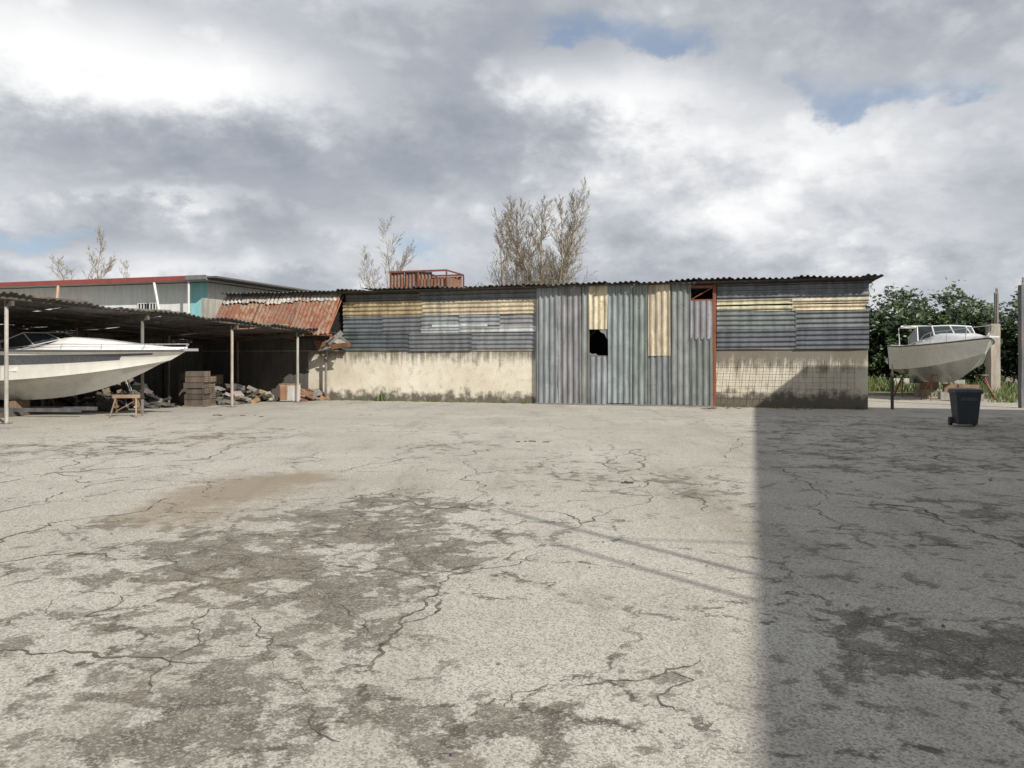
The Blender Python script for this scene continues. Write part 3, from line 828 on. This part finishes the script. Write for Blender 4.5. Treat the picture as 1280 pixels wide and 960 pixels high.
def foliage(name, blobs, per, size, cols, seed=1, trunks=True, core=10):
    r = random.Random(seed); t = MB()
    for (cx, cy, cz, rx, ry, rz) in blobs:
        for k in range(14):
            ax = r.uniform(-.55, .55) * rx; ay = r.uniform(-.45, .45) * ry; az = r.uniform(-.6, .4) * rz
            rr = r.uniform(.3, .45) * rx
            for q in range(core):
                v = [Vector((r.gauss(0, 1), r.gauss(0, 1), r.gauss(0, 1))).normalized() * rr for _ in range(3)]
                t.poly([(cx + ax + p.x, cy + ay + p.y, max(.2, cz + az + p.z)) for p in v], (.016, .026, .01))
        clumps = []
        for k in range(40):
            v = Vector((r.gauss(0, 1), r.gauss(0, 1), r.gauss(0, 1))).normalized()
            q = r.uniform(.5, 1.0)
            clumps.append((cx + v.x * rx * q, cy + v.y * ry * q, max(.4, cz + v.z * rz * q * (1 + .25 * mnoise.noise(v * 3 + Vector((cx, 0, 0))))), r.uniform(.28, .6), jit(r.choice(cols), .3)))
        for k in range(per):
            c = clumps[r.randrange(len(clumps))]
            v = Vector((r.gauss(0, 1), r.gauss(0, 1), r.gauss(0, .8))) * c[3] * .55
            p = Vector((c[0], c[1], c[2])) + v
            if p.z < .2: continue
            s = size * r.uniform(.6, 1.4)
            a = Vector((r.gauss(0, 1), r.gauss(0, 1), r.gauss(0, .6))).normalized(); b = a.orthogonal().normalized()
            b = (b + a.cross(b) * r.uniform(-1, 1)).normalized()
            t.poly([p - a * s, p + b * s * .45, p + a * s, p - b * s * .45], jit(c[4], .2))
        if trunks:
            for q in range(3): t.tube((cx, cy, 0), (cx + r.uniform(-.8, .8), cy + r.uniform(-.8, .8), cz), .09, .04, 5, (.1, .08, .06), 1)
    return t.build(name, [M_LEAF, M_BARK])
gc = [(.028, .052, .015), (.042, .07, .02), (.02, .04, .012), (.055, .085, .026)]
bl = []; x = 17.4
while x < 37:
    y = 43 + r.uniform(-1, 1); hh = r.uniform(4.5, 5.2)
    bl.append((x, y, hh * .50, 1.6, 1.5, hh * .52)); 
    bl.append((x + 1.0, y + 2.5, (hh + .4) * .50, 1.8, 1.5, (hh + .4) * .52)); x += r.uniform(1.4, 1.8)
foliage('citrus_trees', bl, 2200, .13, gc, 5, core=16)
bx = local_cp(1.2, 6.6)
foliage('shrub', [(bx[0], bx[1], 2.1, .9, .7, 1.25)], 1800, .07, [(.10, .13, .04), (.13, .12, .05)], 7)
bx = local_cp(3.5, 6.4)
foliage('shrub', [(bx[0] , bx[1], 1.7, 1.0, .6, 1.25)], 1500, .06, [(.10, .12, .05), (.14, .11, .06)], 8)

def bare_tree(name, loc, H, seed, leaders, half_w, base_r=.14, twig=.006, z0=.18, col=(.33, .27, .19), dens=1.0):
    """leafless poplar: several near-upright leaders, each carrying ascending side limbs and thin twigs"""
    r = random.Random(seed); t = MB()
    def limb(p, d, L, rad, lev, up):
        n = 8 if lev == 0 else (5 if lev == 1 else 3)
        q = Vector(p); dd = Vector(d).normalized()
        for i in range(n):
            dd = (dd + Vector((r.gauss(0, .06), r.gauss(0, .06), up))).normalized()
            q2 = q + dd * L / n
            r0 = max(twig, rad * (1 - .9 * i / n)); r1 = max(twig, rad * (1 - .9 * (i + 1) / n))
            t.tube(q, q2, r0, r1, 5 if lev < 1 else 3, jit(col, .15), 0, cap=False)
            if lev < 3 and not (lev == 0 and i < 1):
                cnt = int({0: 3.2, 1: 2.5, 2: 1.6}[lev] * dens + r.random())
                for c in range(cnt):
                    az = r.uniform(0, 6.28); tl = r.uniform(.40, .80)
                    o = dd.orthogonal().normalized(); o2 = dd.cross(o)
                    nd = dd * math.cos(tl) + (o * math.cos(az) + o2 * math.sin(az)) * math.sin(tl)
                    taper = 1.0 - .60 * i / n
                    ln = {0: L * .34, 1: L * .46, 2: L * .5}[lev] * taper * r.uniform(.7, 1.2)
                    limb(q.lerp(q2, r.random()), nd, ln, r0 * .42, lev + 1, .10)
            q = q2
    trunk_top = Vector((0, 0, H * z0))
    t.tube((0, 0, 0), trunk_top, base_r * 1.5, base_r * 1.2, 7, col, cap=False)
    for k in range(leaders):
        f = (k + .5) / leaders * 2 - 1
        tgt = Vector((f * half_w + r.uniform(-.1, .1), r.uniform(-.6, .6) * half_w, H * (1 - .16 * abs(f) - r.uniform(0, .10))))
        d = (tgt - trunk_top); Ld = d.length
        d = d.normalized() + Vector((f * .22, 0, 0))
        limb(trunk_top, d, Ld * 1.0, base_r * r.uniform(.7, 1), 0, .02)
    zm = max(v[2] for v in t.v); k = H / zm
    t.v = [(v[0], v[1], v[2] * k) for v in t.v]
    o = t.build(name, [M_BARK]); o.location = loc; return o
bare_tree('bare_poplar_tree', (.1, 45, 0), 11.0, 3, 3, 1.3, .10, .007)
bare_tree('bare_poplar_tree', (2.2, 45.5, 0), 12.1, 8, 5, 1.9, .12, .007)
bare_tree('bare_poplar_tree', (-7.9, 50, 0), 10.6, 14, 3, .8, .07, .007, dens=.8)
bare_tree('bare_poplar_tree', (-29.4, 55, 0), 11.0, 17, 3, .9, .08, .009, dens=.8)
bare_tree('bare_poplar_tree', (-27.3, 56, 0), 8.6, 27, 1, .3, .06, .008, dens=.7)

# ------------------------------------------------------------------ posts, wall on right
def post(name, x, y, w, h, col, mat=M_CONC):
    t = MB(); k = 7
    for i in range(k):
        z0, z1 = h * i / k, h * (i + 1) / k; o0 = mnoise.noise(Vector((x, z0, 0))) * .02; o1 = mnoise.noise(Vector((x, z1, 0))) * .02
        q0 = [(-w/2+o0, -w/2, z0), (w/2+o0, -w/2, z0), (w/2+o0, w/2, z0), (-w/2+o0, w/2, z0)]; q1 = [(-w/2+o1, -w/2, z1), (w/2+o1, -w/2, z1), (w/2+o1, w/2, z1), (-w/2+o1, w/2, z1)]
        for j in range(4): t.poly([q0[j], q0[(j+1) % 4], q1[(j+1) % 4], q1[j]], col)
    t.poly(q1, col)
    for a in (-.3, .3): t.tube((a * w, a * w, h), (a * w + .01, a * w, h + .25), .012, n=4, col=(.15, .08, .05))
    o = t.build(name, [mat]); o.location = (x, y, 0); return o
post('concrete_post', 20.75, 34, .40, 3.05, (.36, .32, .26))
post('steel_post', 16.2, 25.0, .18, 3.9, (.17, .17, .18), M_RSTEEL)
post('utility_pole', 25.3, 41.2, .13, 5.0, (.35, .33, .3)); post('utility_pole', 25.0, 40.6, .10, 4.9, (.2, .19, .18))
post('wooden_post', 11.72, 24.3, .07, 1.15, (.08, .07, .06), M_WOOD)
mb = MB()
for k in range(3):
    mb.box(18.3 + k * 1.2, 19.45 + k * 1.2, 38, 38.15, 0, .6 + .1 * math.sin(k * 2), jit((.42, .40, .35), .2))
mb.build('low_block_wall', [M_CONC])
mb = MB(); mb.box(12.2, 24, 33.05, 33.25, 0, .12, (.4, .38, .34)); mb.build('kerb', [M_CONC])

# ------------------------------------------------------------------ depot building whose shadow crosses the yard (right of the view)
dp = empty('depot_building', (0, 0, 0), ANG)
D0, HH, T1 = 7.14, 6.0, 22.5
mb = MB()
mb.box(D0 + .15, D0 + 13, -14, T1 - .15, 0, HH - .25, (.52, .48, .40)); 
mb.build('walls', [M_PAINT], dp)
mb = MB(); mb.box(D0, D0 + 13.15, -14.15, T1, HH - .248, HH, (.35, .34, .32)); mb.build('flat_roof', [M_CONC], dp)
mb = MB()
for t in np.arange(-12, 20, 4.0):
    mb.box(D0 + .10, D0 + .147, t, t + 1.6, 3.2, 4.3, (.6, .6, .58)); mb.box(D0 + .09, D0 + .099, t + .08, t + .76, 3.28, 4.22, (.1, .1, .1), 1); mb.box(D0 + .09, D0 + .099, t + .84, t + 1.52, 3.28, 4.22, (.1, .1, .1), 1)
mb.box(D0 + .10, D0 + .146, 9.9, 13.1, .01, 2.9, (.15, .25, .2))
mb.build('windows_and_door', [M_PAINT, M_GLASS], dp)
mb = MB()
mb.tube((D0 + .1, 1.0, HH), (D0 + .1, 1.0, HH + 2.2), .035, col=(.4, .4, .4)); mb.tube((D0 + .1, .35, HH), (D0 + .1, .35, HH + 1.5), .03, col=(.4, .4, .4))
mb.tube((D0 + .1, 1.0, HH + 1.1), (D0 + .9, 2.2, HH), .015, col=(.4, .4, .4))
mb.build('roof_masts', [M_STEEL], dp)

# ------------------------------------------------------------------ light
hx, hy = UX * 1 + .7 * UY, UY * 1 - .7 * UX
sv = Vector((hx, hy, .84)).normalized()
el = math.asin(sv.z); az = math.atan2(sv.x, sv.y)
sl = bpy.data.lights.new('sun', 'SUN'); sl.energy = 5.0; sl.angle = math.radians(.55); sl.color = (1.0, .95, .87)
so = bpy.data.objects.new('sun', sl); so.rotation_mode = 'QUATERNION'; so.rotation_quaternion = sv.to_track_quat('Z', 'Y'); so.location = (20, -20, 30)
scene.collection.objects.link(so)

w = bpy.data.worlds.new('World'); scene.world = w; w.use_nodes = True
N = NT(w.node_tree); bg = w.node_tree.nodes['Background']
sky = N.n('ShaderNodeTexSky'); sky.sky_type = 'NISHITA'; sky.sun_disc = False; sky.sun_elevation = el; sky.sun_rotation = az; sky.air_density = 1.0; sky.dust_density = 1.2
tc = N.n('ShaderNodeTexCoord'); gen = tc.outputs['Generated']
sp_ = N.n('ShaderNodeSeparateXYZ'); N.put(sp_.inputs[0], gen); x, y, z = sp_.outputs
zz = N.math('ADD', N.math('MAXIMUM', z, 0.0), .16)
cmb = N.n('ShaderNodeCombineXYZ'); N.put(cmb.inputs[0], N.math('DIVIDE', x, zz)); N.put(cmb.inputs[1], N.math('DIVIDE', y, zz)); cmb.inputs[2].default_value = 2.3
pl = cmb.outputs[0]
nA, _ = N.noise(N.mapping(pl, (1, .8, 1)), .9, 6, .6, .3)
nB, nBc = N.noise(N.mapping(gen, (1, 1, 1.9), loc=(3.1, 1.7, .4)), 3.6, 7, .6, .1)
nC, _ = N.noise(N.mapping(gen, (1, 1, 1.5)), 9.0, 6, .62, .0)
vb = N.vor(N.vadd(N.mapping(gen, (1, 1, 1.5)), N.vscale(nBc, .12)), 11, 'F1', 2).outputs['Distance']   # cauliflower billows
aa = N.add(N.math('ARCTAN2', x, y), N.cen(nB, .30), N.cen(nC, .10))
ee = N.add(N.math('ARCSINE', z), N.cen(nB, .14), N.cen(nC, .09))
def blob(px, py, sx, sy, amp):
    ca = math.atan((px - 640) / FPX); ce = math.atan((HOR - py) / FPX * math.cos(ca))
    u = N.math('DIVIDE', N.math('SUBTRACT', aa, ca), sx / FPX); v = N.math('DIVIDE', N.math('SUBTRACT', ee, ce), sy / FPX)
    d = N.math('MULTIPLY_ADD', u, u, N.mul(v, v))
    return N.mul(N.math('EXPONENT', N.mul(d, -1.0)), amp)
def total(L):
    o = None
    for b in L: o = blob(*b) if o is None else N.math('ADD', o, blob(*b))
    return o
bright = total([(110, 75, 260, 62, .52), (330, 110, 120, 45, .18), (790, 125, 105, 52, .50), (1000, 190, 200, 62, .46), (650, 110, 70, 26, .22), (220, 242, 80, 14, .34), (960, 285, 260, 45, .20), (1160, 310, 160, 34, .2), (440, 295, 100, 22, .2), (230, 330, 240, 20, .3),
   (180, 180, 300, 34, -.16), (560, 190, 130, 46, -.06), (420, 30, 180, 40, -.06), (1130, 50, 220, 55, -.16), (640, 300, 60, 26, -.04), (60, 300, 120, 18, -.15)])
blue = total([(700, 42, 120, 28, .62), (1180, 105, 130, 32, .56), (30, 292, 90, 15, .55), (560, 285, 60, 20, .36), (990, 95, 60, 24, .36), (860, 50, 60, 24, .42)])
cb_ = N.add(N.cen(nA, .72), N.cen(nB, 1.1), N.cen(nC, .6), N.mr(vb, .05, .75, .14, -.15, False), .575, bright)
rp = N.n('ShaderNodeValToRGB'); N.put(rp.inputs[0], cb_)
els = rp.color_ramp.elements
els[0].position = .16; els[0].color = (.335, .365, .42, 1)
els[1].position = 1.0; els[1].color = (1.0, 1.0, 1.0, 1)
for p, c in ((.38, (.43, .46, .51)), (.56, (.56, .585, .625)), (.72, (.73, .745, .77)), (.86, (.89, .90, .91))):
    e_ = els.new(p); e_.color = (*c, 1)
cl = N.vscale(rp.outputs[0], 10.0)
bf = N.mr(N.add(blue, N.cen(nC, 1.5), N.cen(nB, .8)), .24, .66, 0, .75)
skyc = N.mix(.4, sky.outputs[0], (3.3, 4.6, 6.8))
col = N.mix(bf, cl, skyc)
hz = N.mr(z, 0.0, .14, .4, 0)
col = N.mix(hz, col, (6.4, 6.8, 7.3))
N.put(bg.inputs[0], col); bg.inputs[1].default_value = .1

# ------------------------------------------------------------------ camera
cd = bpy.data.cameras.new('camera'); cd.sensor_width = 36; cd.lens = 36 * FPX / 1280; cd.shift_y = -(480 - HOR) / 1280; cd.clip_end = 3000; cd.clip_start = .05
co_ = bpy.data.objects.new('camera', cd); co_.location = (0, 0, CAM_H); co_.rotation_euler = (math.radians(90), 0, 0)
scene.collection.objects.link(co_); scene.camera = co_
scene.view_settings.view_transform = 'Standard'; scene.view_settings.look = 'None'; scene.view_settings.exposure = 0
